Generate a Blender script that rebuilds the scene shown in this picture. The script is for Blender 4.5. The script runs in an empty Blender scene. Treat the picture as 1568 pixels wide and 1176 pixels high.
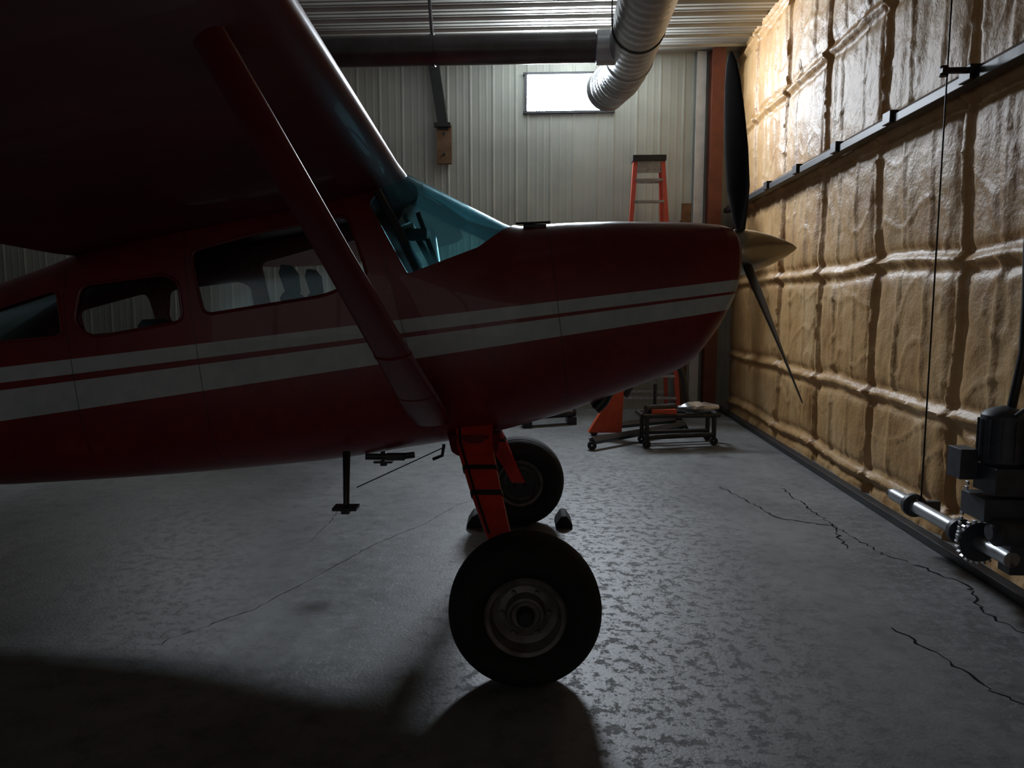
import bpy, math, random, bmesh
from mathutils import Vector, Matrix, noise
random.seed(4)
sc = bpy.context.scene
sc.view_settings.view_transform = 'Standard'
sc.view_settings.look = 'None'
sc.view_settings.exposure = 0.0

PHI = math.atan(0.055)
CP, SP = math.cos(PHI), math.sin(PHI)
def RM(r, t, z):            # hangar axes -> world
    return Vector((r*CP + t*SP, -r*SP + t*CP, z))

# ------------------------------------------------------------------ materials
def nmat(name):
    m = bpy.data.materials.new(name); m.use_nodes = True
    nt = m.node_tree
    return m, nt, nt.nodes['Principled BSDF'], nt.nodes['Material Output']
def N(nt, typ, **kw):
    n = nt.nodes.new(typ)
    for k, v in kw.items(): setattr(n, k, v)
    return n
def ramp(nt, stops):
    r = nt.nodes.new('ShaderNodeValToRGB'); e = r.color_ramp.elements
    while len(e) > 1: e.remove(e[-1])
    e[0].position = stops[0][0]; e[0].color = (*stops[0][1], 1)
    for p, c in stops[1:]:
        x = e.new(p); x.color = (*c, 1)
    return r
def simple(name, c1, c2=None, rough=0.5, metal=0.0, scale=6.0, bump=0.0, bscale=60, spec=0.5, coat=0.0):
    m, nt, b, o = nmat(name); L = nt.links
    tc = N(nt, 'ShaderNodeTexCoord')
    no = N(nt, 'ShaderNodeTexNoise'); no.inputs['Scale'].default_value = scale; no.inputs['Detail'].default_value = 5
    L.new(tc.outputs['Object'], no.inputs['Vector'])
    if c2 is None: c2 = tuple(x*0.7 for x in c1)
    r = ramp(nt, [(0.3, c2), (0.7, c1)])
    L.new(no.outputs['Fac'], r.inputs['Fac']); L.new(r.outputs['Color'], b.inputs['Base Color'])
    b.inputs['Roughness'].default_value = rough; b.inputs['Metallic'].default_value = metal
    b.inputs['Specular IOR Level'].default_value = spec
    b.inputs['Coat Weight'].default_value = coat
    if bump:
        n2 = N(nt, 'ShaderNodeTexNoise'); n2.inputs['Scale'].default_value = bscale; n2.inputs['Detail'].default_value = 4
        L.new(tc.outputs['Object'], n2.inputs['Vector'])
        bp = N(nt, 'ShaderNodeBump'); bp.inputs['Strength'].default_value = bump; bp.inputs['Distance'].default_value = 0.01
        L.new(n2.outputs['Fac'], bp.inputs['Height']); L.new(bp.outputs['Normal'], b.inputs['Normal'])
    return m

M_black = simple('black_metal', (0.02,0.02,0.022), (0.01,0.01,0.01), 0.45)
M_blackpaint = simple('prop_black', (0.015,0.015,0.018), (0.008,0.008,0.01), 0.5)
M_rubber = simple('tire_rubber', (0.020,0.019,0.018), (0.010,0.010,0.010), 0.8, bump=0.3, bscale=90, spec=.3)
M_rim = simple('wheel_rim_paint', (0.20,0.19,0.18), (0.09,0.08,0.075), 0.5, metal=0.2, scale=14)
M_alu = simple('aluminium', (0.55,0.56,0.58), (0.35,0.36,0.38), 0.35, metal=0.9, scale=20)
M_red = simple('airplane_red_paint', (0.19,0.008,0.016), (0.11,0.006,0.010), 0.42, scale=3, bump=0.12, bscale=5, coat=0.1)
M_gearred = simple('gear_leg_red_paint', (0.60,0.035,0.02), (0.36,0.02,0.015), 0.45, scale=9)
M_chrome = simple('polished_spinner', (0.75,0.68,0.55), (0.6,0.54,0.42), 0.28, metal=1.0, scale=5)
M_ladred = simple('ladder_fibreglass_red', (0.5,0.08,0.05), (0.4,0.05,0.04), 0.5)
M_wood = simple('old_wood', (0.20,0.115,0.06), (0.10,0.055,0.03), 0.8, scale=8)
M_brownpost = simple('primed_steel_post', (0.20,0.055,0.028), (0.11,0.03,0.016), 0.6, scale=5)
M_galv = simple('galvanised_duct', (0.52,0.54,0.57), (0.38,0.40,0.42), 0.38, metal=0.7, scale=5)
M_pipe = simple('heater_tube_steel', (0.11,0.10,0.105), (0.06,0.05,0.05), 0.4, metal=0.6, scale=3)
M_seat = simple('seat_fabric', (0.10,0.13,0.20), (0.06,0.08,0.12), 0.9)
M_panel = simple('instrument_panel_black', (0.03,0.03,0.035), (0.015,0.015,0.02), 0.5)
M_motor = simple('motor_grey', (0.07,0.08,0.10), (0.035,0.04,0.05), 0.5, scale=12)
M_orange = simple('hoist_red_orange', (0.7,0.10,0.03), (0.5,0.06,0.02), 0.5)
M_trim = simple('white_trim', (0.65,0.66,0.65), (0.5,0.51,0.5), 0.5)
M_crack = simple('floor_crack_dark', (0.012,0.012,0.012), (0.006,0.006,0.006), 0.95, spec=.1)

# striped fuselage paint
def fuselage_mat():
    m, nt, b, o = nmat('fuselage_red_with_white_stripes'); L = nt.links
    tc = N(nt, 'ShaderNodeTexCoord'); sx = N(nt, 'ShaderNodeSeparateXYZ')
    L.new(tc.outputs['Object'], sx.inputs[0])
    def mth(op, a, c=None):
        n = N(nt, 'ShaderNodeMath', operation=op)
        for i, v in enumerate((a, c)):
            if v is None: continue
            if isinstance(v, (int, float)): n.inputs[i].default_value = v
            else: L.new(v, n.inputs[i])
        return n.outputs[0]
    def above(z0, z1):   # 1 where z > line between x=-2.54 and x=1.12
        k = (z1-z0)/3.66
        return mth('GREATER_THAN', sx.outputs['Z'], mth('ADD', mth('MULTIPLY', sx.outputs['X'], k), z0+2.54*k))
    ut, ub, lt, lb = above(1.286,1.72), above(1.209,1.662), above(1.172,1.649), above(1.018,1.572)
    m1 = mth('SUBTRACT', ub, ut); m2 = mth('SUBTRACT', lb, lt); msk = mth('ADD', m1, m2)
    seam = None
    for x0, sl in ((-0.53,-0.25),(0.245,-0.12),(-1.56,-0.1),(-2.2,-0.1)):
        s = mth('LESS_THAN', mth('ABSOLUTE', mth('SUBTRACT', mth('SUBTRACT', sx.outputs['X'], x0), mth('MULTIPLY', mth('SUBTRACT', sx.outputs['Z'],1.45), sl))), 0.003)
        seam = s if seam is None else mth('MAXIMUM', seam, s)
    no = N(nt, 'ShaderNodeTexNoise'); no.inputs['Scale'].default_value = 2.5; no.inputs['Detail'].default_value = 6
    L.new(tc.outputs['Object'], no.inputs['Vector'])
    n5 = N(nt, 'ShaderNodeTexNoise'); n5.inputs['Scale'].default_value = 14; n5.inputs['Detail'].default_value = 8; n5.inputs['Roughness'].default_value=.7
    L.new(tc.outputs['Object'], n5.inputs['Vector'])
    nn_ = mth('ADD', mth('MULTIPLY', no.outputs['Fac'], .5), mth('MULTIPLY', n5.outputs['Fac'], .5))
    rr = ramp(nt, [(0.35,(0.13,0.006,0.010)),(0.65,(0.22,0.010,0.018))])
    rw = ramp(nt, [(0.35,(0.34,0.40,0.41)),(0.65,(0.50,0.56,0.57))])
    L.new(nn_, rr.inputs['Fac']); L.new(nn_, rw.inputs['Fac'])
    mx = N(nt, 'ShaderNodeMix', data_type='RGBA'); L.new(msk, mx.inputs[0]); L.new(rr.outputs[0], mx.inputs[6]); L.new(rw.outputs[0], mx.inputs[7])
    mx2 = N(nt, 'ShaderNodeMix', data_type='RGBA'); L.new(mth('MULTIPLY', seam, 0.6), mx2.inputs[0]); L.new(mx.outputs[2], mx2.inputs[6]); mx2.inputs[7].default_value = (0.02,0.01,0.01,1)
    L.new(mx2.outputs[2], b.inputs['Base Color'])
    b.inputs['Roughness'].default_value = 0.42; b.inputs['Coat Weight'].default_value = 0.1
    bp = N(nt, 'ShaderNodeBump'); bp.inputs['Strength'].default_value = 0.12; bp.inputs['Distance'].default_value = 0.05
    L.new(no.outputs['Fac'], bp.inputs['Height']); L.new(bp.outputs[0], b.inputs['Normal'])
    return m
M_fus = fuselage_mat()

def glass(name, tint, haze=0.0):
    m, nt, b, o = nmat(name); L = nt.links
    tr = N(nt, 'ShaderNodeBsdfTransparent'); tr.inputs[0].default_value = (*tint, 1)
    gl = N(nt, 'ShaderNodeBsdfGlossy'); gl.inputs['Roughness'].default_value = 0.10; gl.inputs[0].default_value=(0.6,0.9,1,1)
    fr = N(nt, 'ShaderNodeFresnel'); fr.inputs[0].default_value = 1.45
    mx = N(nt, 'ShaderNodeMixShader'); L.new(fr.outputs[0], mx.inputs[0]); L.new(tr.outputs[0], mx.inputs[1]); L.new(gl.outputs[0], mx.inputs[2])
    df = N(nt, 'ShaderNodeBsdfTranslucent'); df.inputs[0].default_value = (tint[0]*0.6, tint[1]*0.9, tint[2]*0.9, 1)
    mx2 = N(nt, 'ShaderNodeMixShader'); mx2.inputs[0].default_value = haze
    L.new(mx.outputs[0], mx2.inputs[1]); L.new(df.outputs[0], mx2.inputs[2]); L.new(mx2.outputs[0], o.inputs[0])
    return m
M_wind = glass('tinted_teal_plexiglass', (0.55,0.86,0.92), haze=0.07)
M_side = glass('side_window_plexiglass', (0.90,0.92,0.93), haze=0.0)

def foam_mat():
    m, nt, b, o = nmat('spray_foam_insulation'); L = nt.links
    tc = N(nt, 'ShaderNodeTexCoord')
    n1 = N(nt, 'ShaderNodeTexNoise'); n1.inputs['Scale'].default_value = 1.6; n1.inputs['Detail'].default_value = 8; n1.inputs['Roughness'].default_value = 0.65
    L.new(tc.outputs['Object'], n1.inputs['Vector'])
    r = ramp(nt, [(0.28,(0.40,0.20,0.07)),(0.5,(0.57,0.34,0.14)),(0.74,(0.68,0.46,0.24))])
    L.new(n1.outputs['Fac'], r.inputs['Fac']); L.new(r.outputs[0], b.inputs['Base Color'])
    b.inputs['Roughness'].default_value = 0.47; b.inputs['Specular IOR Level'].default_value = 0.5
    n2 = N(nt, 'ShaderNodeTexNoise'); n2.inputs['Scale'].default_value = 38; n2.inputs['Detail'].default_value = 6
    n3 = N(nt, 'ShaderNodeTexNoise'); n3.inputs['Scale'].default_value = 9; n3.inputs['Detail'].default_value = 4
    L.new(tc.outputs['Object'], n2.inputs['Vector']); L.new(tc.outputs['Object'], n3.inputs['Vector'])
    ad = N(nt, 'ShaderNodeMath', operation='MULTIPLY_ADD'); L.new(n3.outputs[0], ad.inputs[0]); ad.inputs[1].default_value = 1.0; L.new(n2.outputs[0], ad.inputs[2])
    bp = N(nt, 'ShaderNodeBump'); bp.inputs['Strength'].default_value = 0.35; bp.inputs['Distance'].default_value = 0.014
    L.new(ad.outputs[0], bp.inputs['Height']); L.new(bp.outputs[0], b.inputs['Normal'])
    return m
M_foam = foam_mat()

def concrete():
    m, nt, b, o = nmat('worn_concrete'); L = nt.links
    tc = N(nt, 'ShaderNodeTexCoord')
    def nz(s, d=6, ro=0.6):
        n = N(nt, 'ShaderNodeTexNoise'); n.inputs['Scale'].default_value = s; n.inputs['Detail'].default_value = d; n.inputs['Roughness'].default_value = ro
        L.new(tc.outputs['Object'], n.inputs['Vector']); return n
    a, c, d, e = nz(0.9, 8, .65), nz(9, 8, .7), nz(60, 5), nz(15, 9, .8)
    r1 = ramp(nt, [(0.32,(0.105,0.112,0.115)),(0.5,(0.17,0.18,0.183)),(0.68,(0.225,0.24,0.243))]); L.new(a.outputs[0], r1.inputs[0])
    r2 = ramp(nt, [(0.34,(0.62,0.62,0.62)),(0.5,(0.97,0.97,0.97)),(0.7,(1.1,1.1,1.1))]); L.new(c.outputs[0], r2.inputs[0])
    mx = N(nt, 'ShaderNodeMix', data_type='RGBA', blend_type='MULTIPLY'); mx.inputs[0].default_value = 1
    L.new(r1.outputs[0], mx.inputs[6]); L.new(r2.outputs[0], mx.inputs[7])
    sx = N(nt, 'ShaderNodeSeparateXYZ'); L.new(tc.outputs['Object'], sx.inputs[0])
    mr = N(nt, 'ShaderNodeMapRange'); mr.inputs[1].default_value = 2.3; mr.inputs[2].default_value = 4.2; mr.inputs[3].default_value=.10; L.new(sx.outputs['X'], mr.inputs[0])
    pr = ramp(nt, [(0.36,(0,0,0)),(0.47,(1,1,1))]); L.new(e.outputs[0], pr.inputs[0])
    h1 = N(nt, 'ShaderNodeMath', operation='MULTIPLY'); L.new(pr.outputs[0], h1.inputs[0]); L.new(mr.outputs[0], h1.inputs[1])
    h2 = N(nt, 'ShaderNodeMath', operation='MULTIPLY_ADD'); L.new(d.outputs[0], h2.inputs[0]); h2.inputs[1].default_value = 0.5; L.new(h1.outputs[0], h2.inputs[2])
    bp = N(nt, 'ShaderNodeBump'); bp.inputs['Strength'].default_value = 0.5; bp.inputs['Distance'].default_value = 0.008
    L.new(h2.outputs[0], bp.inputs['Height']); L.new(bp.outputs[0], b.inputs['Normal'])
    L.new(mx.outputs[2], b.inputs['Base Color'])
    b.inputs['Roughness'].default_value = 0.48; b.inputs['Specular IOR Level'].default_value = 0.5
    return m
M_floor = concrete()
def panel(name, c1, c2, rough, metal):
    return simple(name, c1, c2, rough, metal, scale=1.2, bump=0.05, bscale=2)
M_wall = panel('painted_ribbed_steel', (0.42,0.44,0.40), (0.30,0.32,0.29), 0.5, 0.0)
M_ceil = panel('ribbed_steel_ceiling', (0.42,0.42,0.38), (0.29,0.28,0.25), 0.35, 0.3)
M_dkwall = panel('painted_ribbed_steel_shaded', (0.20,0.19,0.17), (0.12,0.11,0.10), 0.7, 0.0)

def emis(name, col, s):
    m, nt, b, o = nmat(name)
    e = N(nt, 'ShaderNodeEmission'); e.inputs[0].default_value = (*col, 1); e.inputs[1].default_value = s
    nt.links.new(e.outputs[0], o.inputs[0]); return m
M_day = emis('daylight_pane', (0.82,0.90,1.0), 210)
M_fill_back = emis('back_fill_glow', (0.9,0.95,1.0), 30)  # glow for the added pane hidden behind the wing
M_fill_front = emis('front_fill_glow', (1.0,0.95,0.92), 0.55)  # weak glow for the added fill pane behind the camera

# ------------------------------------------------------------------ mesh builder
class B:
    def __init__(s): s.v=[]; s.f=[]; s.m=[]
    def add(s, vs, fs, mi=0):
        o=len(s.v); s.v += [Vector(p) for p in vs]
        s.f += [tuple(i+o for i in f) for f in fs]; s.m += [mi]*len(fs)
    def box(s, c, sz, mi=0, rot=None):
        c=Vector(c); hx,hy,hz=[q/2 for q in sz]
        vs=[Vector((x,y,z)) for x in(-hx,hx) for y in(-hy,hy) for z in(-hz,hz)]
        if rot: vs=[rot@p for p in vs]
        s.add([p+c for p in vs],[(0,1,3,2),(4,6,7,5),(0,4,5,1),(2,3,7,6),(0,2,6,4),(1,5,7,3)],mi)
    def rings(s, rings, mi=0, cap=True, close=True):
        n=len(rings[0]); vs=[p for r in rings for p in r]; fs=[]
        for i in range(len(rings)-1):
            for j in range(n if close else n-1):
                k=(j+1)%n; fs.append((i*n+j,i*n+k,(i+1)*n+k,(i+1)*n+j))
        if cap: fs.append(tuple(range(n-1,-1,-1))); fs.append(tuple((len(rings)-1)*n+j for j in range(n)))
        s.add(vs,fs,mi)
    def tube(s, pts, rad, seg=16, mi=0, cap=True):
        pts=[Vector(p) for p in pts]
        if not isinstance(rad,(list,tuple)): rad=[rad]*len(pts)
        t=(pts[1]-pts[0]).normalized(); up=Vector((0,0,1)) if abs(t.z)<.9 else Vector((1,0,0))
        a=t.cross(up).normalized(); rs=[]
        for i,p in enumerate(pts):
            if i==0: t=(pts[1]-pts[0])
            elif i==len(pts)-1: t=pts[-1]-pts[-2]
            else: t=(pts[i+1]-pts[i]).normalized()+(pts[i]-pts[i-1]).normalized()
            t.normalize(); a=(a-t*a.dot(t)).normalized(); b=t.cross(a)
            rs.append([p+(a*math.cos(q)+b*math.sin(q))*rad[i] for q in [2*math.pi*k/seg for k in range(seg)]])
        s.rings(rs,mi,cap)
    def lathe(s, c, axis, prof, seg=48, mi=0, cap=False):
        c=Vector(c); t=Vector(axis).normalized(); up=Vector((0,0,1)) if abs(t.z)<.9 else Vector((1,0,0))
        a=t.cross(up).normalized(); b=t.cross(a)
        rs=[[c+t*o+(a*math.cos(q)+b*math.sin(q))*max(r,1e-4) for q in [2*math.pi*k/seg for k in range(seg)]] for o,r in prof]
        s.rings(rs,mi,cap)
    def build(s, name, mats, parent=None, smooth=True, room=False, origin=True, bevel=0, ang=35):
        me=bpy.data.meshes.new(name); me.from_pydata([tuple(p) for p in s.v],[],s.f)
        me.polygons.foreach_set('material_index', s.m)
        for m in (mats if isinstance(mats,(list,tuple)) else [mats]): me.materials.append(m)
        me.update()
        bm=bmesh.new(); bm.from_mesh(me); bmesh.ops.recalc_face_normals(bm, faces=bm.faces); bm.to_mesh(me); bm.free()
        if smooth:
            me.polygons.foreach_set('use_smooth',[True]*len(me.polygons)); me.set_sharp_from_angle(angle=math.radians(ang))
        ob=bpy.data.objects.new(name, me); sc.collection.objects.link(ob)
        if room: ob.rotation_euler=(0,0,-PHI)
        if origin and len(me.vertices):
            xs=[v.co.x for v in me.vertices]; ys=[v.co.y for v in me.vertices]; zs=[v.co.z for v in me.vertices]
            c=Vector(((min(xs)+max(xs))/2,(min(ys)+max(ys))/2,min(zs)))
            me.transform(Matrix.Translation(-c)); ob.location = RM(*c) if room else c
        if bevel:
            md=ob.modifiers.new('bev','BEVEL'); md.width=bevel; md.segments=2; md.limit_method='ANGLE'
        if parent:
            ob.parent=parent; ob.matrix_parent_inverse=Matrix.Translation(-parent.location)
        return ob
def empty(name, loc):
    e=bpy.data.objects.new(name,None); e.location=loc; e.empty_display_size=.2; sc.collection.objects.link(e); return e

# ------------------------------------------------------------------ hangar shell
RW, T1, T0, R0, HC = 2.75, 11.3, -5.0, -9.0, 5.23
b=B(); b.box(((R0+RW)/2,(T0+T1)/2,-0.1),(RW-R0+.3,T1-T0+.3,.2)); b.build('floor',M_floor,room=True,smooth=False)
def rib_profile(u0,u1,pitch,h):
    pts=[]; u=u0
    while u<u1:
        for du,hh in ((0,0),(.02,h),(.035,h),(.055,0),(pitch*.42,0),(pitch*.42+.015,h*.3),(pitch*.42+.03,h*.3),(pitch*.42+.045,0),(pitch*.72,0),(pitch*.72+.015,h*.3),(pitch*.72+.03,h*.3),(pitch*.72+.045,0)):
            if u+du<u1: pts.append((u+du,hh))
        u+=pitch
    pts.append((u1,0)); return pts
b=B(); pr=rib_profile(T0,T1+.1,.38,.03)
b.rings([[Vector((R0,t,HC-h)) for t,h in pr],[Vector((RW,t,HC-h)) for t,h in pr]],0,False,False)
b.box(((R0+RW)/2,(T0+T1)/2,HC+.08),(RW-R0+.3,T1-T0+.3,.12)); b.build('ceiling',M_ceil,room=True,smooth=False)
WX0,WX1,WZ0,WZ1=-.415,.85,4.41,4.96
V0,V1=-6.6,-5.35  # wall opening for the added back fill pane
b=B()
def ribwall(u0,u1,z0,z1):
    pr=rib_profile(u0,u1,.34,.011)
    b.rings([[Vector((u,T1-h,z0)) for u,h in pr],[Vector((u,T1-h,z1)) for u,h in pr]],0,False,False)
    b.box(((u0+u1)/2,T1+.1,(z0+z1)/2),(u1-u0,.14,z1-z0))
for a,c in((R0,V0),(V1,WX0),(WX1,RW)): ribwall(a,c,0,HC)
for a,c in((V0,V1),(WX0,WX1)): ribwall(a,c,0,WZ0); ribwall(a,c,WZ1,HC)
b.build('wall_back',M_wall,room=True,smooth=False)
def window(name,u0,u1,z0,z1,t,din,mat,mull=0):
    b=B(); fw=.035; cx,cz=(u0+u1)/2,(z0+z1)/2
    for z in(z0,z1): b.box((cx,t+din*.01,z),(u1-u0+.08,.08,fw),1)
    for u in(u0,u1): b.box((u,t+din*.01,cz),(fw,.08,z1-z0),1)
    for k in range(1,mull+1): b.box((u0+(u1-u0)*k/(mull+1),t+din*.02,cz),(.06,.06,z1-z0),1)
    tt=t-din*.03 if mull==0 else t+din*.005
    b.add([(u0,tt,z0),(u1,tt,z0),(u1,tt,z1),(u0,tt,z1)],[(0,1,2,3)],0)
    b.build(name,[mat,M_motor],room=True,smooth=False)
window('window_1',WX0,WX1,WZ0,WZ1,T1,-1,M_day)
window('fill_panel_back',V0,V1,WZ0,WZ1,T1,-1,M_fill_back)  # added glowing pane, hidden by the wing, brightens the left back wall
b=B(); b.box((R0-.07,(T0+T1)/2,HC/2),(.14,T1-T0,HC))
pr=rib_profile(T0,T1,.36,.03); b.rings([[Vector((R0+h,t,0)) for t,h in pr],[Vector((R0+h,t,HC)) for t,h in pr]],0,False,False)
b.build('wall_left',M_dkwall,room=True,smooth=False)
b=B(); b.box(((R0+RW)/2,T0-.07,HC/2),(RW-R0,.14,HC))
pr=rib_profile(R0,RW,.36,.03); b.rings([[Vector((u,T0+h,0)) for u,h in pr],[Vector((u,T0+h,HC)) for u,h in pr]],0,False,False)
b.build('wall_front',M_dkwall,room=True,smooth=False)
window('fill_panel_front',-4.6,1.6,.9,3.3,T0+.05,1,M_fill_front,5)  # added window-shaped fill light behind the camera, lifts the aircraft's near side

# right wall: sprayed foam over studs and girts
girts=[.16,.86,1.9,2.95,4.02,5.1]
studs=[10.25-1.3*k for k in range(13)]
def nz(x,y,z=0): return noise.noise(Vector((x,y,z)))
def foam(t,z):
    tw=t+.05*nz(t*1.3,z*1.3,3)+.012*nz(t*7,z*7,9); zw=z+.05*nz(t*1.1,z*1.4,8)+.012*nz(t*7,z*7,2)
    dv=min(abs(tw-s) for s in studs); dh=min(abs(zw-g) for g in girts)
    sub=min(abs(tw-(s-.43+.08*nz(s,int(zw),5))) for s in studs)
    sub2=min(abs(tw-(s-.88+.10*nz(s,int(zw+.1),1))) for s in studs)
    d=.05
    pil=min(1,dv/.2)*min(1,dh/.2); pil=1-(1-pil)**2
    d+=.03*pil
    d+=.048*math.exp(-(dv/.028)**2)+.055*math.exp(-(dh/.032)**2)
    d+=.016*math.exp(-(sub/.025)**2)*(1 if dh>.12 else dh/.12)+.014*math.exp(-(sub2/.02)**2)*min(1,dh/.12)
    d-=.014*math.exp(-((dh-.08)/.025)**2)+.010*math.exp(-((dv-.075)/.025)**2)
    d+=.022*nz(t*1.3,z*1.3,1)+.010*nz(t*4,z*2.6,6)+.006*nz(t*11,z*8,4)+.0035*nz(t*28,z*22,4)
    dr=nz(t*8,z*.9,12); d+=.026*max(0,dr-.12)*max(.3,min(1,(z-.5)/2))
    cr=abs(nz(t*1.9,z*1.8,21)); d+=.010*math.exp(-(cr/.025)**2)
    return d
b=B(); st=.025; nt_=int((T1-(-1.0))/st); nz_=int(HC/st)
vs=[]; fs=[]
for i in range(nt_+1):
    t=T1-i*st
    for j in range(nz_+1):
        z=HC*j/nz_; vs.append((RW-foam(t,z),t,z))
for i in range(nt_):
    for j in range(nz_):
        a=i*(nz_+1)+j; fs.append((a,a+1,a+nz_+2,a+nz_+1))
b.add(vs,fs); b.box((RW+.08,(T0+T1)/2,HC/2),(.14,T1-T0,HC))
b.add([(RW-.05,T0,0),(RW-.05,-.95,0),(RW-.05,-.95,HC),(RW-.05,T0,HC)],[(0,1,2,3)])
b.build('wall_right',M_foam,room=True,ang=80)
b=B(); b.box((RW-.22,(T0+T1)/2+.1,2.95),(.09,T1-T0-.5,.065)); b.box((RW-.17,(T0+T1)/2+.1,3.0),(.12,T1-T0-.5,.03),1)
for t in [10-1.05*k for k in range(14)]: b.box((RW-.24,t,2.97),(.1,.13,.09))
b.build('trim_1',[M_black,M_wood],room=True,smooth=False,bevel=.005)
b=B(); b.box((RW-.22,(T0+T1)/2,.03),(.08,T1-T0-.1,.055)); b.build('baseboard_right',[M_black],room=True,smooth=False,bevel=.005)
b=B(); b.box((2.33,T1-.17,HC/2),(.14,.2,HC-.02)); b.box((2.33,T1-.28,HC/2),(.18,.02,HC-.02)); b.box((2.33,T1-.06,HC/2),(.18,.02,HC-.02))
b.build('trim_2',M_brownpost,room=True,smooth=False)
b=B(); b.box((2.13,T1-.06,HC/2),(.13,.05,HC-.02)); b.build('trim_3',M_trim,room=True,smooth=False)

CRW=[[(1.83,6.35),(2.0,5.4),(2.33,5.2),(2.39,4.6),(2.53,4.31),(2.60,4.03),(2.45,3.71),(2.50,3.46),(2.44,3.22),(2.28,2.95),(2.13,2.70)],
     [(2.35,6.3),(2.33,5.25),(2.2,4.7)],[(-1.37,4.83),(-1.34,5.25),(-1.35,5.6)],[(-.91,4.81),(-.64,5.25),(-.43,5.78),(-.26,5.95)],
     [(-1.66,3.33),(-1.64,3.4),(-1.5,3.57),(-1.35,3.75),(-1.14,4.25),(-.91,4.81)],[(.44,3.5),(.66,3.47)],
     [(1.9,3.5),(1.95,3.2),(2.0,2.9),(2.13,2.7),(2.16,2.4)]]
b=B()
for L_ in CRW:
    P=[]; big=L_[0][0]>1; jt=.02 if big else .008
    for (x0,y0),(x1,y1) in zip(L_[:-1],L_[1:]):
        n=max(2,int(math.hypot(x1-x0,y1-y0)/.035))
        for k in range(n):
            f=k/n; P.append(Vector((x0+(x1-x0)*f+random.uniform(-jt,jt),y0+(y1-y0)*f+random.uniform(-jt,jt),.0015)))
    P.append(Vector((*L_[-1],.0015)))
    ring=[]
    wmax=.0085 if big else .0022
    for i,p in enumerate(P):
        d=(P[min(i+1,len(P)-1)]-P[max(i-1,0)]).normalized(); s_=Vector((-d.y,d.x,0))*random.uniform(.0006,wmax)
        ring.append([p-s_,p+s_])
    b.rings(ring,0,False,False)
b.build('floor_cracks',M_crack,smooth=False)

# ------------------------------------------------------------------ AIRPLANE
YC=4.15
plane=empty('airplane',(-1.0,YC,0))
ST=[(1.185,.28,1.70,1.945,2.6,2.2),(1.178,.325,1.645,1.985,2.7,2.2),(1.155,.362,1.56,2.012,2.8,2.3),(1.10,.39,1.45,2.026,2.9,2.4),(1.02,.405,1.325,2.034,2.9,2.5),
(.97,.415,1.265,2.037,2.9,2.5),(.89,.42,1.225,2.040,2.8,2.5),(.54,.44,1.09,2.044,2.8,2.6),(.26,.46,.99,2.036,2.7,2.8),(.05,.48,.935,2.018,2.6,3.0),(-.02,.485,.915,2.035,2.5,3.0),
(-.3,.50,.855,2.175,2.5,3.1),(-.6,.515,.81,2.325,2.8,3.3),(-.75,.52,.785,2.33,3.4,3.5),(-1.0,.52,.75,2.27,4,3.6),(-1.58,.52,.695,2.13,4,3.6),(-2.0,.51,.66,1.99,3.6,3.5),
(-2.4,.49,.63,1.83,3.0,3.3),(-2.75,.46,.605,1.72,2.6,3.1),(-3.5,.38,.58,1.60,2.4,2.6),(-4.5,.26,.60,1.48,2.2,2.4),(-5.5,.14,.66,1.36,2,2.2),(-6.0,.06,.74,1.29,2,2)]
def interp(x):
    for a,c in zip(ST[:-1],ST[1:]):
        if a[0]>=x>=c[0]:
            f=(a[0]-x)/(a[0]-c[0]); return [a[i]+(c[i]-a[i])*f for i in range(6)]
    return list(ST[0] if x>ST[0][0] else ST[-1])
def smooth_st(x):
    if x>1.08: return interp(x)
    h=.06
    if -.12<x<.12: h=.02
    r=[0]*6
    for k in (-1,-.5,0,.5,1):
        q=interp(max(-6,min(1.185,x+k*h)))
        for i in range(6): r[i]+=q[i]/5
    r[0]=x; return r
def section(st,off,seg=72):
    x,w,zb,zt,n1,n2=st; w-=off; zb+=off; zt-=off; zc=(zb+zt)/2; h=(zt-zb)/2; P=[]
    for k in range(seg):
        a=2*math.pi*k/seg; c,s=math.cos(a),math.sin(a); n=n1 if s>=0 else n2
        P.append(Vector((x,YC+w*math.copysign(abs(c)**(2/n),c),zc+h*math.copysign(abs(s)**(2/n),s))))
    return P
def fus_rings(x0,x1,off):
    xs=[x0]; x=x0
    while x>x1+.001:
        x-= .008 if x>1.09 else (.035 if x>-2.8 else .1)
        xs.append(max(x,x1))
    return [section(smooth_st(x),off) for x in xs]
b=B(); b.rings(fus_rings(1.185,-6.0,0))
b.rings([r for r in fus_rings(.02,-2.9,.022)])
fus=b.build('fuselage',M_fus,parent=plane,origin=False,ang=50)
me=fus.data
bm=bmesh.new(); bm.from_mesh(me); bm.verts.ensure_lookup_table(); bm.faces.ensure_lookup_table()
seen=set(); comps=[]
for f in bm.faces:
    if f in seen: continue
    stck=[f]; comp=[]; seen.add(f)
    while stck:
        q=stck.pop(); comp.append(q)
        for e in q.edges:
            for g in e.link_faces:
                if g not in seen: seen.add(g); stck.append(g)
    comps.append(comp)
comps.sort(key=len)
mv=Vector((0,YC,1.4))
def vol2(c): return sum((f.calc_center_median()-mv-Vector((f.calc_center_median().x,0,0))).dot(f.normal)*f.calc_area() for f in c)
if vol2(comps[0])>0: bmesh.ops.reverse_faces(bm,faces=comps[0])
if vol2(comps[-1])<0: bmesh.ops.reverse_faces(bm,faces=comps[-1])
bm.to_mesh(me); bm.free()
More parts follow.
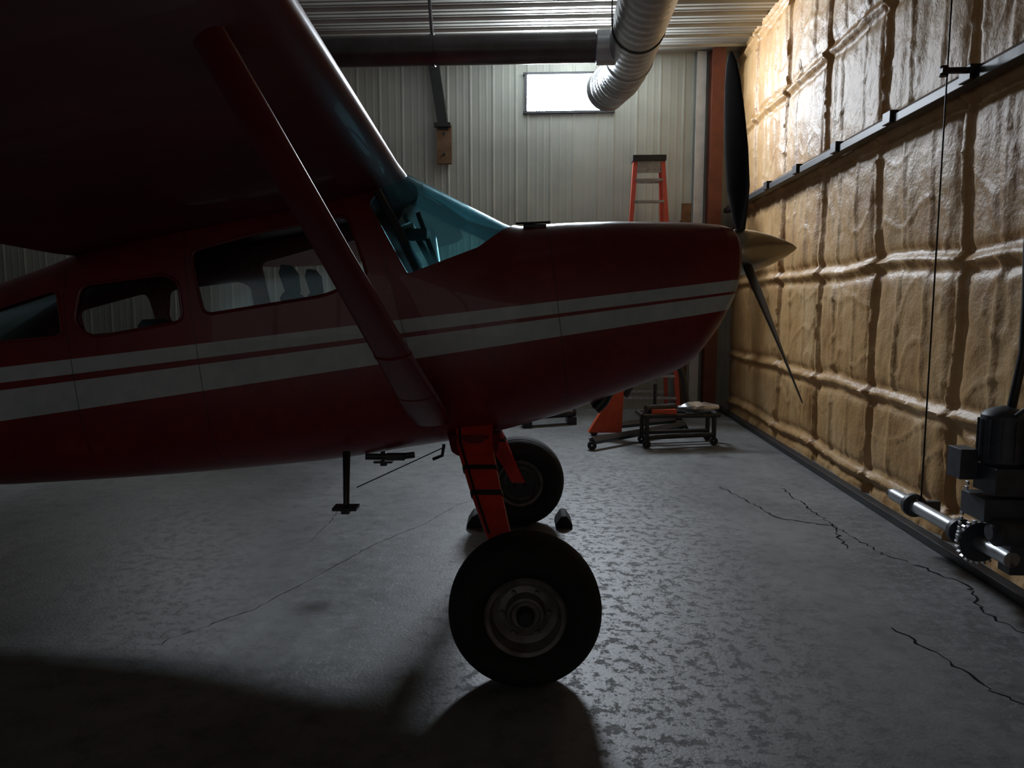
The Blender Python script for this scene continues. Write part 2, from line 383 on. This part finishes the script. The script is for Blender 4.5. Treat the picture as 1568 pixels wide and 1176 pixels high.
def rounded(poly,r,seg=6):
    out=[]; n=len(poly)
    for i in range(n):
        p=Vector(poly[i]); a=Vector(poly[i-1])-p; c=Vector(poly[(i+1)%n])-p
        rr=min(r,a.length*.45,c.length*.45); p0=p+a.normalized()*rr; p1=p+c.normalized()*rr
        for k in range(seg+1):
            f=k/seg; out.append(p0*(1-f)**2+p*2*f*(1-f)+p1*f*f)
    return out
WIN={'ws':[(-.70,2.09),(-.61,2.235),(-.60,2.5),(.10,2.5),(.03,2.03),(-.04,1.985),(-.17,1.88),(-.51,1.745)],
 'door':[(-1.57,1.855),(-1.217,1.95),(-.80,2.03),(-.70,1.73),(-.915,1.64),(-1.51,1.545)],
 'rear':[(-2.13,1.69),(-1.70,1.745),(-1.63,1.71),(-1.61,1.515),(-2.07,1.434),(-2.16,1.50)],
 'quarter':[(-2.256,1.675),(-2.215,1.44),(-2.66,1.40),(-2.66,1.56)]}
def prism(poly,r):
    P=rounded(poly,r); q=B(); q.rings([[Vector((p.x,YC-1,p.y)) for p in P],[Vector((p.x,YC+1,p.y)) for p in P]]); return q.build('cut',M_black,origin=False,smooth=False)
cuts=[prism(WIN['ws'],.02),prism(WIN['door'],.05),prism(WIN['rear'],.05),prism(WIN['quarter'],.05)]
for c in cuts:
    md=fus.modifiers.new('c','BOOLEAN'); md.operation='DIFFERENCE'; md.solver='EXACT'; md.object=c
dg=bpy.context.evaluated_depsgraph_get(); dg.update()
nm=bpy.data.meshes.new_from_object(fus.evaluated_get(dg))
fus.modifiers.clear(); fus.data=nm
nm.polygons.foreach_set('use_smooth',[True]*len(nm.polygons)); nm.set_sharp_from_angle(angle=math.radians(45))
for c in cuts: bpy.data.objects.remove(c)
def glaze(name,mat,xa,xb,test):
    rs=fus_rings(xa,xb,.011); q=B(); q.rings(rs,0,False)
    keep=[f for f in q.f if test(sum((q.v[i] for i in f),Vector())/4)]
    q.f=keep; q.m=[0]*len(keep); used=sorted({i for f in keep for i in f}); mp={o:i for i,o in enumerate(used)}
    q.v=[q.v[i] for i in used]; q.f=[tuple(mp[i] for i in f) for f in keep]
    q.build(name,mat,parent=plane,origin=False)
glaze('windshield',M_wind,.03,-.73,lambda p: p.z>1.70)
glaze('side_windows',M_side,-.735,-2.7,lambda p: 1.36<p.z<2.06 and abs(p.y-YC)>.3)
def frame(q,poly,r,side,rad=.008):
    P=rounded(poly,r); pts=[]
    for p in P+[P[0]]:
        st_=smooth_st(p.x); x,w,zb,zt,n1,n2=st_; zc=(zb+zt)/2; h=(zt-zb)/2; s=min(.999,abs(p.y-zc)/h); n=n1 if p.y>zc else n2
        pts.append((p.x,YC+side*(w*(1-s**n)**(1/n)+.001),p.y))
    q.tube(pts,rad,8,cap=False)
q=B()
for k in ('door','rear','quarter'):
    for s in(-1,1): frame(q,WIN[k],.05,s)
q.build('window_seals',M_red,parent=plane,origin=False)
q=B(); q.box((.12,3.95,2.008),(.12,.03,.016)); q.tube([(.02,3.9,2.015),(.2,3.9,2.022)],.006,8); q.tube([(1.02,3.82,1.935),(1.13,3.84,1.935)],.006,8)
q.build('cowl_hinge',M_black,parent=plane)
q=B()
for s in(-1,1): q.lathe((1.155,YC+s*.2,1.80),(1,0,0),[(0,.07),(.035,.075),(.04,.062),(.01,.055),(.01,0)],32)
q.build('cowl_air_intakes',M_black,parent=plane)
q=B(); 
for s in(-1,1): q.tube([(.55,YC+s*.12,1.15),(.5,YC+s*.12,1.06),(.46,YC+s*.12,1.02)],.03,14)
q.build('exhaust_pipes',M_black,parent=plane)

# wing
def airfoil(n=26,t=.13,c=.025):
    up=[];lo=[]
    for i in range(n+1):
        x=(1-math.cos(math.pi*i/n))/2
        yt=5*t*(.2969*math.sqrt(x)-.126*x-.3516*x*x+.2843*x**3-.1015*x**4)
        yc=c*(1-((x-.4)/.6)**2) if x>.4 else c*(1-((.4-x)/.4)**2)
        up.append((x,yc+yt)); lo.append((x,yc-yt))
    return up[::-1]+lo[1:-1]
AF=airfoil()
def wsec(d,side,sc_=1.0):
    le=Vector((-.55+.012*d,2.262+.042*max(0,d-.5))); te=Vector((-2.24,1.845+.042*max(0,d-.5)))
    cm=(le*.7+te*.3); le=cm+(le-cm)*sc_; te=cm+(te-cm)*sc_
    ax=te-le; nn=Vector((-ax.y,ax.x)); 
    if nn.y<0: nn=-nn
    return [Vector((le.x+ax.x*x+nn.x*z, YC+side*d, le.y+ax.y*x+nn.y*z)) for x,z in AF]
for side,nm_ in((-1,'wing_left'),(1,'wing_right')):
    q=B(); q.rings([wsec(d,side,s) for d,s in((0,1),(.5,1),(1,1),(2,1),(2.9,1),(3.6,.96),(4.4,.88),(5.0,.80),(5.25,.72),(5.36,.55))])
    q.build(nm_,M_red,parent=plane,origin=False,ang=60)
def loftflat(q,secs,mi=0,seg=18):
    rs=[]
    for c,u,v in secs:
        c,u,v=Vector(c),Vector(u),Vector(v); rs.append([c+u*math.cos(2*math.pi*k/seg)+v*math.sin(2*math.pi*k/seg) for k in range(seg)])
    q.rings(rs,mi)
for side in(-1,1):
    q=B(); B0=Vector((-.40,YC+side*.50,1.01)); T=Vector((-.72,YC+side*2.42,2.27))
    dr=(T-B0).normalized(); u=Vector((1,0,0)); u=(u-dr*u.dot(dr)).normalized(); v=dr.cross(u)
    S=[]
    for f,hc,ht in((0,.085,.022),(.06,.10,.03),(.12,.098,.03),(.3,.080,.026),(.6,.060,.024),(.9,.048,.022),(1.0,.045,.022),(1.05,.045,.022)):
        S.append((B0+(T-B0)*f,u*hc,v*ht))
    loftflat(q,S)
    for f,hc in((.13,.1),(.3,.082)): loftflat(q,[(B0+(T-B0)*(f-.004),u*hc,v*.033),(B0+(T-B0)*(f+.004),u*hc,v*.033)])
    q.build('wing_strut_'+('left' if side<0 else 'right'),M_red,parent=plane,origin=False,ang=50)
q=B(); 
def finsec(x0,x1,z,th): return [Vector((x0+(x1-x0)*t,YC+th*math.sin(math.pi*t)*s,z)) for t,s in [(k/8,1) for k in range(9)]+[(k/8,-1) for k in range(7,0,-1)]]
q.rings([finsec(-4.7,-6.1,1.35,.05),finsec(-5.1,-6.25,1.7,.045),finsec(-5.6,-6.45,2.35,.03),finsec(-5.75,-6.45,2.45,.015)])
q.rings([[Vector((-5.2-.9*t,YC+w,1.42+.03*math.sin(math.pi*t)*s)) for t,s in [(k/8,1) for k in range(9)]+[(k/8,-1) for k in range(7,0,-1)]] for w in(-1.6,-1.0,0,1.0,1.6)])
q.build('tail_fin',M_red,parent=plane,origin=False,ang=60)
q=B(); q.tube([(-5.7,YC,.7),(-5.95,YC,.4),(-6.0,YC,.12)],.025,10,1); q.lathe((-6.02,YC-.04,.12),(0,1,0),[(0,.03),(0,.10),(.02,.12),(.06,.12),(.08,.10),(.08,.03)],28)
q.build('tail_wheel',[M_rubber,M_black],parent=plane)

def wheel(name,yc,s,inner):
    q=B(); R=.322; c=(.055,yc,R)
    w=.135
    q.lathe(c,(0,s,0),[(-w*.55,.155),(-w*.8,.175),(-w,.225),(-w*.98,.262),(-w*.82,.295),(-w*.5,.315),(-.02,R),(.02,R),(w*.5,.315),(w*.82,.295),(w*.98,.262),(w,.225),(w*.8,.175),(w*.55,.155)],72)
    for k in(-.06,-.03,0,.03,.06): q.lathe(c,(0,s,0),[(k-.006,.30),(k-.006,R-.001 if abs(k)<.05 else .317),(k+.006,R-.001 if abs(k)<.05 else .317),(k+.006,.30)],72)
    q.build(name+'_tire',M_rubber,parent=plane)
    q=B()
    for d in(1,-1):
        q.lathe(c,(0,d,0),[(w*.50,.158),(w*.78,.170),(w*.86,.162),(w*.80,.148),(w*.35,.135),(w*.25,.11),(w*.3,.085),(w*.62,.075),(w*.66,.066),(w*.55,.055),(w*.5,.0)],56)
        for k in range(6):
            a=math.pi/3*k; q.lathe((c[0]+.098*math.cos(a),yc,c[2]+.098*math.sin(a)),(0,d,0),[(w*.2,.009),(w*.42,.009),(w*.42,0)],10)
        q.lathe(c,(0,d,0),[(w*.4,.04),(w*.85,.036),(w*.92,.028),(w*.92,0)],24,1)
    if inner:
        q.lathe((c[0],yc,c[2]),(0,-s,0),[(w*.8,.10),(w*.95,.10),(w*.95,.04)],40,1); q.box((c[0]-.06,yc-s*.12,c[2]+.07),(.07,.05,.09),1)
        q.lathe((c[0],yc,c[2]),(0,-s,0),[(w*.95,.03),(w*1.1,.03),(w*1.1,0)],16,2)
    q.build(name+'_rim',[M_rim,M_black,M_gearred],parent=plane)
wheel('wheel_left',3.0,-1,True); wheel('wheel_right',5.27,1,True)
def flat_leg(q,secs,mi):
    rs=[]
    for c,hx,nv,ht in secs:
        c=Vector(c); nv=Vector(nv).normalized(); 
        rs.append([c+Vector((a*hx,0,0))+nv*e*ht for a,e in((-1,-.4),(-.9,-1),(.9,-1),(1,-.4),(1,.4),(.9,1),(-.9,1),(-1,.4))])
    q.rings(rs,mi)
for s,nm_ in((-1,'left'),(1,'right')):
    q=B()
    P=[(-.20,YC+s*.30,.99,.10),(-.19,YC+s*.45,.88,.092),(-.125,YC+s*.72,.72,.075),(-.06,YC+s*.92,.56,.058),(.0,YC+s*.985,.43,.05),(.045,YC+s*.985,.34,.05)]
    secs=[]
    for i,p in enumerate(P):
        a=Vector(P[max(i-1,0)][:3]); c=Vector(P[min(i+1,len(P)-1)][:3]); d=c-a; n=Vector((0,-d.z,d.y))
        secs.append((p[:3],p[3],n,.016))
    flat_leg(q,secs,0)
    for f0,i in((.55,1),(.1,2)):
        a=Vector(P[i][:3]); c=Vector(P[i+1][:3]); hx=P[i][3]*(1-f0)+P[i+1][3]*f0+.004; d=(c-a); n=Vector((0,-d.z,d.y)); m=a+d*f0; e=d.normalized()*.014
        flat_leg(q,[(m-e,hx,n,.021),(m+e,hx,n,.021)],1)
    q.tube([(p[0]-p[3]*.8,p[1],p[2]+.022) for p in P],.006,8,1)
    q.tube([(.055,YC+s*.97,.322),(.055,YC+s*1.2,.322)],.03,16,1)
    q.build('landing_gear_'+nm_,[M_gearred,M_black],parent=plane,origin=False)
q=B()
for s in(-1,1): loftflat(q,[((-.20,YC+s*.33,.93),(.14,0,0),(0,.1,0)),((-.19,YC+s*.47,.87),(.12,0,0),(0,.04,.04))])
q.build('gear_leg_fairings',M_red,parent=plane)
q=B()
for s in(-1,1):
    y=YC+s*.5; q.tube([(-.85,YC+s*.42,.84),(-.835,y,.74),(-.83,y+s*.04,.60)],[.02,.017,.015],12); q.box((-.83,y+s*.05,.588),(.12,.09,.014)); q.box((-.83,y+s*.05,.575),(.04,.05,.03))
q.build('entry_steps',M_black,parent=plane)
q=B(); q.tube([(-.37,YC-.3,.84),(-.6,YC-.35,.74),(-.80,YC-.43,.66)],.003,6); q.tube([(-.36,YC-.3,.86),(-.37,YC-.3,.80),(-.42,YC-.3,.78)],.009,8); q.tube([(-.78,YC-.28,.79),(-.6,YC-.28,.79),(-.52,YC-.28,.80)],.017,10); q.box((-.62,YC-.28,.79),(.10,.06,.03))
q.build('belly_vent_pipes',M_black,parent=plane)

tl=math.radians(4.5); ax=Vector((math.cos(tl),0,math.sin(tl))); e1=Vector((-math.sin(tl),0,math.cos(tl))); e2=Vector((0,1,0)); hub=Vector((1.275,YC,1.885))
q=B()
for beta in(2,-133,113):
    be=math.radians(beta); d=e1*math.cos(be)+e2*math.sin(be); tg=ax.cross(d); rs=[]
    for r,ch,pt,th in((.05,.05,70,.022),(.13,.055,60,.022),(.2,.085,50,.017),(.35,.145,40,.012),(.55,.165,33,.010),(.75,.155,28,.007),(.92,.125,25,.005),(1.02,.085,24,.004),(1.07,.04,24,.003),(1.085,.008,24,.002)):
        pa=math.radians(pt); u=(tg*math.cos(pa)+ax*math.sin(pa))*ch/2; v=(ax*math.cos(pa)-tg*math.sin(pa))*th
        rs.append([hub+d*r+u*math.cos(2*math.pi*k/16)+v*math.sin(2*math.pi*k/16) for k in range(16)])
    q.rings(rs)
q.lathe(hub-ax*.09,ax,[(0,.0),(0,.07),(.04,.10),(.06,.10)],32)
q.build('propeller',M_blackpaint,parent=plane,origin=False,ang=60)
q=B(); q.lathe(hub-ax*.05,ax,[(0,0),(0,.125),(.012,.128),(.06,.125),(.12,.112),(.2,.085),(.28,.052),(.335,.02),(.352,.006),(.355,0)],48); q.build('spinner',M_chrome,parent=plane,ang=50)

# cabin interior
q=B(); q.box((-.42,YC,1.62),(.10,.86,.26),0); q.box((-.36,YC,1.76),(.26,.84,.025),0)
for s in(-1,1):
    q.tube([(-.47,YC+s*.23,1.6),(-.62,YC+s*.23,1.62)],.012,8); 
    q.tube([(-.62,YC+s*.23-.13,1.72),(-.62,YC+s*.23-.15,1.64),(-.62,YC+s*.23-.08,1.58),(-.62,YC+s*.23+.08,1.58),(-.62,YC+s*.23+.15,1.64),(-.62,YC+s*.23+.13,1.72)],.014,10)
    for k in range(3): q.lathe((-.47,YC+s*.28-.1+.1*k,1.66),(-1,0,0),[(0,.04),(.01,.04),(.01,0)],20,1)
q.tube([(-.46,YC-.45,1.78),(-.66,YC-.47,2.15)],.02,8); q.tube([(-.46,YC+.45,1.78),(-.66,YC+.47,2.15)],.02,8)
q.build('instrument_panel_and_yokes',[M_panel,M_alu],parent=plane,origin=False)
q=B()
for x0 in(-1.05,-1.78):
    for s in(-1,1):
        y=YC+s*.24; zc=1.16 if x0>-1.2 else 1.02
        loftflat(q,[((x0+.22,y,zc),(.24,0,0),(0,.21,0)),((x0+.22,y,zc+.12),(.24,0,0),(0,.21,0))])
        loftflat(q,[((x0+.0,y,zc+.05),(.05,0,0),(0,.2,0)),((x0-.05,y,zc+.3),(.055,0,0),(0,.2,0)),((x0-.10,y,zc+.47),(.05,0,0),(0,.17,0)),((x0-.11,y,zc+.5),(.02,0,0),(0,.12,0))])
        if x0>-1.2: loftflat(q,[((x0-.1,y,zc+.5),(.03,0,0),(0,.1,0)),((x0-.12,y,zc+.6),(.04,0,0),(0,.12,0)),((x0-.13,y,zc+.64),(.02,0,0),(0,.08,0))])
q.build('cabin_seats',M_seat,parent=plane,origin=False,ang=60)
q=B(); q.tube([(-.60,YC-.23,1.98),(-.55,YC-.10,2.02),(-.55,YC+.05,2.0)],.02,8); q.box((-.52,YC,1.98),(.12,.2,.05)); q.tube([(-.40,YC,1.77),(-.52,YC,2.1)],.014,8)
q.build('compass_and_brace',M_panel,parent=plane)

def chock(x,y):
    q=B(); P=[(-.06,0),(.06,0),(.06,.025),(.018,.09),(-.018,.09),(-.06,.025)]
    q.rings([[Vector((x+a,y-.11,z)) for a,z in P],[Vector((x+a,y+.11,z)) for a,z in P]]); return q.build('wheel_chock',M_rubber,smooth=False,bevel=.01)
chock(.055-.32,5.25); chock(.055+.32,5.25)

# ------------------------------------------------------------------ ceiling ducting
q=B(); P=[]
t=-4.6
while t<9.0: P.append((.87,t,4.45)); t+=.04
P2=[(.87,9.0,4.45),(.86,9.4,4.455),(.82,9.75,4.44),(.74,10.1,4.44),(.69,10.28,4.43)]
q.tube(P,[.27+(.006 if i%4==0 else 0) for i in range(len(P))],36,cap=False)
FP=[];FR=[]
for (a,c) in zip(P2[:-1],P2[1:]):
    for k in range(10):
        FP.append(Vector(a).lerp(Vector(c),k/10)); FR.append(.262+(.016 if k%3==0 else 0))
q.tube(FP,FR,36,cap=False)
q.lathe((.87,8.98,4.45),(0,1,0),[(0,.27),(0,.285),(.06,.285),(.06,.27)],36)
q.lathe((.87,8.65,4.45),(-1,0,0),[(.20,.19),(.40,.185),(.40,.17),(.36,.17)],36)
for t in(-2,.5,3,5.5,8): 
    q.lathe((.87,t,4.45),(0,1,0),[(0,.276),(0,.282),(.04,.282),(.04,.276)],36,1)
    for s in(-1,1): q.tube([(.87+s*.278,t+.02,4.45),(.87+s*.278,t+.02,HC-.035)],.008,6,1)
q.build('ventilation_duct',[M_galv,M_black],room=True,ang=50)
q=B(); q.tube([(-8.5,8.65,4.45),(.46,8.65,4.45)],.16,36); 
for r in(-7.5,-4.6,-1.40): 
    q.lathe((r,8.65,4.45),(1,0,0),[(0,.16),(0,.172),(.05,.172),(.05,.16)],36)
    q.tube([(r+.02,8.65,4.6),(r-.02,8.65,HC-.035)],.02,8)
q.build('heater_tube',[M_pipe],room=True)
q=B(); q.rings([[Vector((x,T1-.05-y,5.15)) for x,y in((-1.85,0),(-1.70,0),(-1.70,.10),(-1.85,.10))],[Vector((x,T1-.05-y,4.15)) for x,y in((-1.70,0),(-1.55,0),(-1.55,.10),(-1.70,.10))]])
q.box((-1.62,T1-.10,3.95),(.22,.08,.56),1); q.box((-1.64,T1-.16,4.22),(.24,.06,.06),0)
for z in(3.8,4.1): q.lathe((-1.62,T1-.14,z),(0,-1,0),[(0,.02),(.03,.02),(.03,0)],12)
q.build('pipe_bracket',[M_black,M_wood],room=True,smooth=False)

# ------------------------------------------------------------------ stepladder
q=B(); H=3.62; cx=1.33; tb=10.68
for s in(-1,1):
    q.rings([[Vector((cx+s*.42+a,tb-.45+c,.0)) for a,c in((-.03,-.04),(.03,-.04),(.03,.04),(-.03,.04))],[Vector((cx+s*.19+a,tb+c,H-.05)) for a,c in((-.03,-.04),(.03,-.04),(.03,.04),(-.03,.04))]],0)
    q.rings([[Vector((cx+s*.38+a,tb+.40+c,.0)) for a,c in((-.025,-.025),(.025,-.025),(.025,.025),(-.025,.025))],[Vector((cx+s*.17+a,tb+.1+c,H-.05)) for a,c in((-.025,-.025),(.025,-.025),(.025,.025),(-.025,.025))]],0)
n=11
for k in range(1,n+1):
    f=k/(n+1); z=H*f; hw=.42+(.19-.42)*f; q.box((cx,tb-.45+.45*f,z),(2*hw-.04,.09,.03),1)
    if k%2: q.box((cx,tb+.40-.3*f,z),(2*(hw-.03),.02,.04),1)
q.box((cx,tb+.05,H),(.46,.26,.07),2); q.box((cx,tb-.02,H-.12),(.40,.02,.16),1)
for s in(-1,1): q.box((cx+s*.42,tb-.45,.02),(.08,.11,.04),2)
q.build('stepladder',[M_ladred,M_alu,M_black],room=True,smooth=False)
q=B(); q.box((1.93,11.10,1.53),(.14,.04,3.04),0,Matrix.Rotation(math.radians(1.5),3,'X')); q.box((1.86,11.04,1.4),(.06,.05,2.8),0,Matrix.Rotation(math.radians(1.5),3,'X'))
q.build('lumber_boards',M_wood,room=True,smooth=False)

# ------------------------------------------------------------------ door lift machinery on right wall
q=B(); SZ=.31
q.tube([(2.33,5.05,SZ),(2.33,3.75,SZ)],.042,20,1)
q.lathe((2.33,5.0,SZ),(0,-1,0),[(-.1,.0),(-.1,.03),(0,.03)],16,0)
for t in(4.80,4.25): q.lathe((2.33,t,SZ),(0,-1,0),[(0,.045),(0,.075),(.04,.075),(.04,.045)],24,0); q.box((2.41,t-.02,SZ-.02),(.16,.04,.10),0)
q.lathe((2.33,4.06,SZ),(0,-1,0),[(0,.03),(0,.11),(.03,.11),(.03,.03)],28,0)
for k in range(24):
    a=2*math.pi*k/24; q.box((2.33+.116*math.cos(a),4.045,SZ+.116*math.sin(a)),(.017,.032,.013),2,Matrix.Rotation(-a,3,'Y'))
for k in range(14):
    z=SZ+.02+.028*k
    for s in(-1,1): q.box((2.33+s*(.115-.003*k),4.045,z),(.010,.028,.018),2)
q.lathe((2.33,4.04,.72),(0,-1,0),[(-.04,.02),(-.04,.075),(0,.075),(0,.02)],20,0)
q.box((2.33,3.88,.70),(.18,.2,.14),0); q.box((2.30,3.90,.55),(.20,.22,.12),0); q.box((2.19,4.00,.76),(.09,.13,.16),0)
q.lathe((2.33,3.90,.77),(0,0,1),[(0,.085),(.02,.105),(.26,.105),(.28,.09),(.30,.045),(.31,0)],28,0)
for k in range(12):
    a=2*math.pi*k/12; q.box((2.33+.108*math.cos(a),3.90+.108*math.sin(a),.91),(.018,.008,.2),0,Matrix.Rotation(a,3,'Z'))
q.box((2.45,3.92,.62),(.04,.34,.80),0); q.lathe((2.30,3.76,.45),(-1,0,0),[(-.1,.07),(.06,.07),(.09,.04),(.09,0)],24,0)
q.tube([(2.33,3.82,1.03),(2.33,3.68,1.12),(2.42,3.62,1.05),(2.45,3.66,.3)],.012,10)
q.box((2.38,3.80,.34),(.12,.10,.22),0)
q.tube([(2.36,4.75,SZ),(2.36,4.75,2.97),(2.36,4.75,HC-.035)],.0055,8,3); q.box((2.40,4.72,2.985),(.18,.035,.03),3); q.lathe((2.34,4.75,2.99),(0,0,1),[(-.03,.0),(-.03,.025),(.03,.025),(.03,0)],16,3)
q.tube([(2.45,4.02,2.9),(2.44,3.95,2.5),(2.41,3.92,2.2),(2.42,3.96,1.9),(2.41,3.92,1.6),(2.40,3.90,1.35),(2.36,3.90,1.05)],.022,12,3)
q.build('door_lift_motor',[M_motor,M_galv,M_alu,M_black],room=True,bevel=.003)

# ------------------------------------------------------------------ shop gear behind the nose
q=B()
def bar(a,c,w,mi=0): q.tube([a,c],w,4,mi)
bar((.88,8.0,.10),(2.15,9.1,.10),.045,1); bar((1.0,8.9,.10),(2.1,9.5,.10),.045,1)
q.rings([[Vector((1.13+a,8.7+c,.08)) for a,c in((-.22,-.06),(.17,-.06),(.17,.06),(-.22,.06))],[Vector((1.28+a,8.75+c,.62)) for a,c in((-.05,-.05),(.05,-.05),(.05,.05),(-.05,.05))],[Vector((1.3+a,8.75+c,1.35)) for a,c in((-.05,-.05),(.05,-.05),(.05,.05),(-.05,.05))]],0)
bar((1.3,8.75,1.3),(2.1,9.0,1.5),.045,0); q.tube([(1.35,8.77,.5),(1.6,8.85,.95),(1.75,8.9,1.36)],[.04,.035,.02],12,1)
for p in((.88,8.0),(2.15,9.1),(1.0,8.9),(2.1,9.5)):
    q.lathe((p[0],p[1]-.02,.05),(0,1,0),[(0,.01),(0,.05),(.04,.05),(.04,.01)],20,1)
q.build('engine_hoist',[M_orange,M_black,M_alu],smooth=False)
q=B()
for a,c in(((1.45,8.1,.36),(2.35,8.3,.34)),((1.45,8.45,.36),(2.35,8.6,.34)),((1.45,8.1,.36),(1.45,8.45,.36)),((2.35,8.3,.34),(2.35,8.6,.34)),((1.5,8.1,.36),(1.5,8.1,.08)),((2.3,8.3,.34),(2.3,8.3,.08)),((1.5,8.42,.36),(1.5,8.42,.08)),((2.3,8.58,.34),(2.3,8.58,.08)),((1.5,8.1,.12),(2.3,8.3,.12)),((1.5,8.42,.12),(2.3,8.58,.12))): q.tube([a,c],.026,10,0)
for p in((1.5,8.1),(2.3,8.3),(1.5,8.42),(2.3,8.58)): q.lathe((p[0],p[1]-.02,.045),(0,1,0),[(0,.01),(0,.045),(.04,.045),(.04,.01)],20,0)
rs=[]
for i in range(13):   # crumpled foil-wrapped part lying on the frame
    f=i/12; r=.09*math.sin(math.pi*max(.06,min(.94,f)))**.6; c=Vector((1.88+.48*f,8.30+.06*f,.425))
    rs.append([c+Vector((0,math.cos(a)*r*1.3*(1+.35*nz(f*5,a,3)),math.sin(a)*r*.75*(1+.5*nz(f*6,a*1.5,7)))) for a in [2*math.pi*k/14 for k in range(14)]])
q.rings(rs,1)
q.tube([(2.0,8.35,.45),(1.95,8.35,.75),(1.88,8.35,.95)],[.035,.03,.04],12,0); q.tube([(1.5,8.2,.42),(1.85,8.3,.43)],.05,14,0); q.tube([(1.62,8.3,.40),(1.62,8.3,.70)],.02,8,0); q.box((1.70,8.25,.40),(.28,.2,.05),2)
q.build('workshop_cart',[M_black,M_alu,M_orange],ang=25)
q=B()
for z in(.14,.24): q.tube([(.15,9.6,z),(.85,9.9,z)],.05,12)
q.box((.2,9.62,.05),(.12,.4,.1)); q.box((.8,9.9,.05),(.12,.4,.1)); q.tube([(.2,9.5,.15),(.8,9.75,.15)],.05,12)
q.build('pipe_rack',M_black)

# ------------------------------------------------------------------ camera
cam=bpy.data.cameras.new('camera'); co=bpy.data.objects.new('camera',cam); sc.collection.objects.link(co)
co.location=(0,0,1.6); co.rotation_euler=(math.radians(90-6.2),0,0); cam.sensor_width=36; cam.lens=25.94; cam.clip_start=.02
sc.camera=co
w=bpy.data.worlds.new('world'); sc.world=w; w.use_nodes=True
w.node_tree.nodes['Background'].inputs[0].default_value=(.5,.65,.8,1); w.node_tree.nodes['Background'].inputs[1].default_value=.3
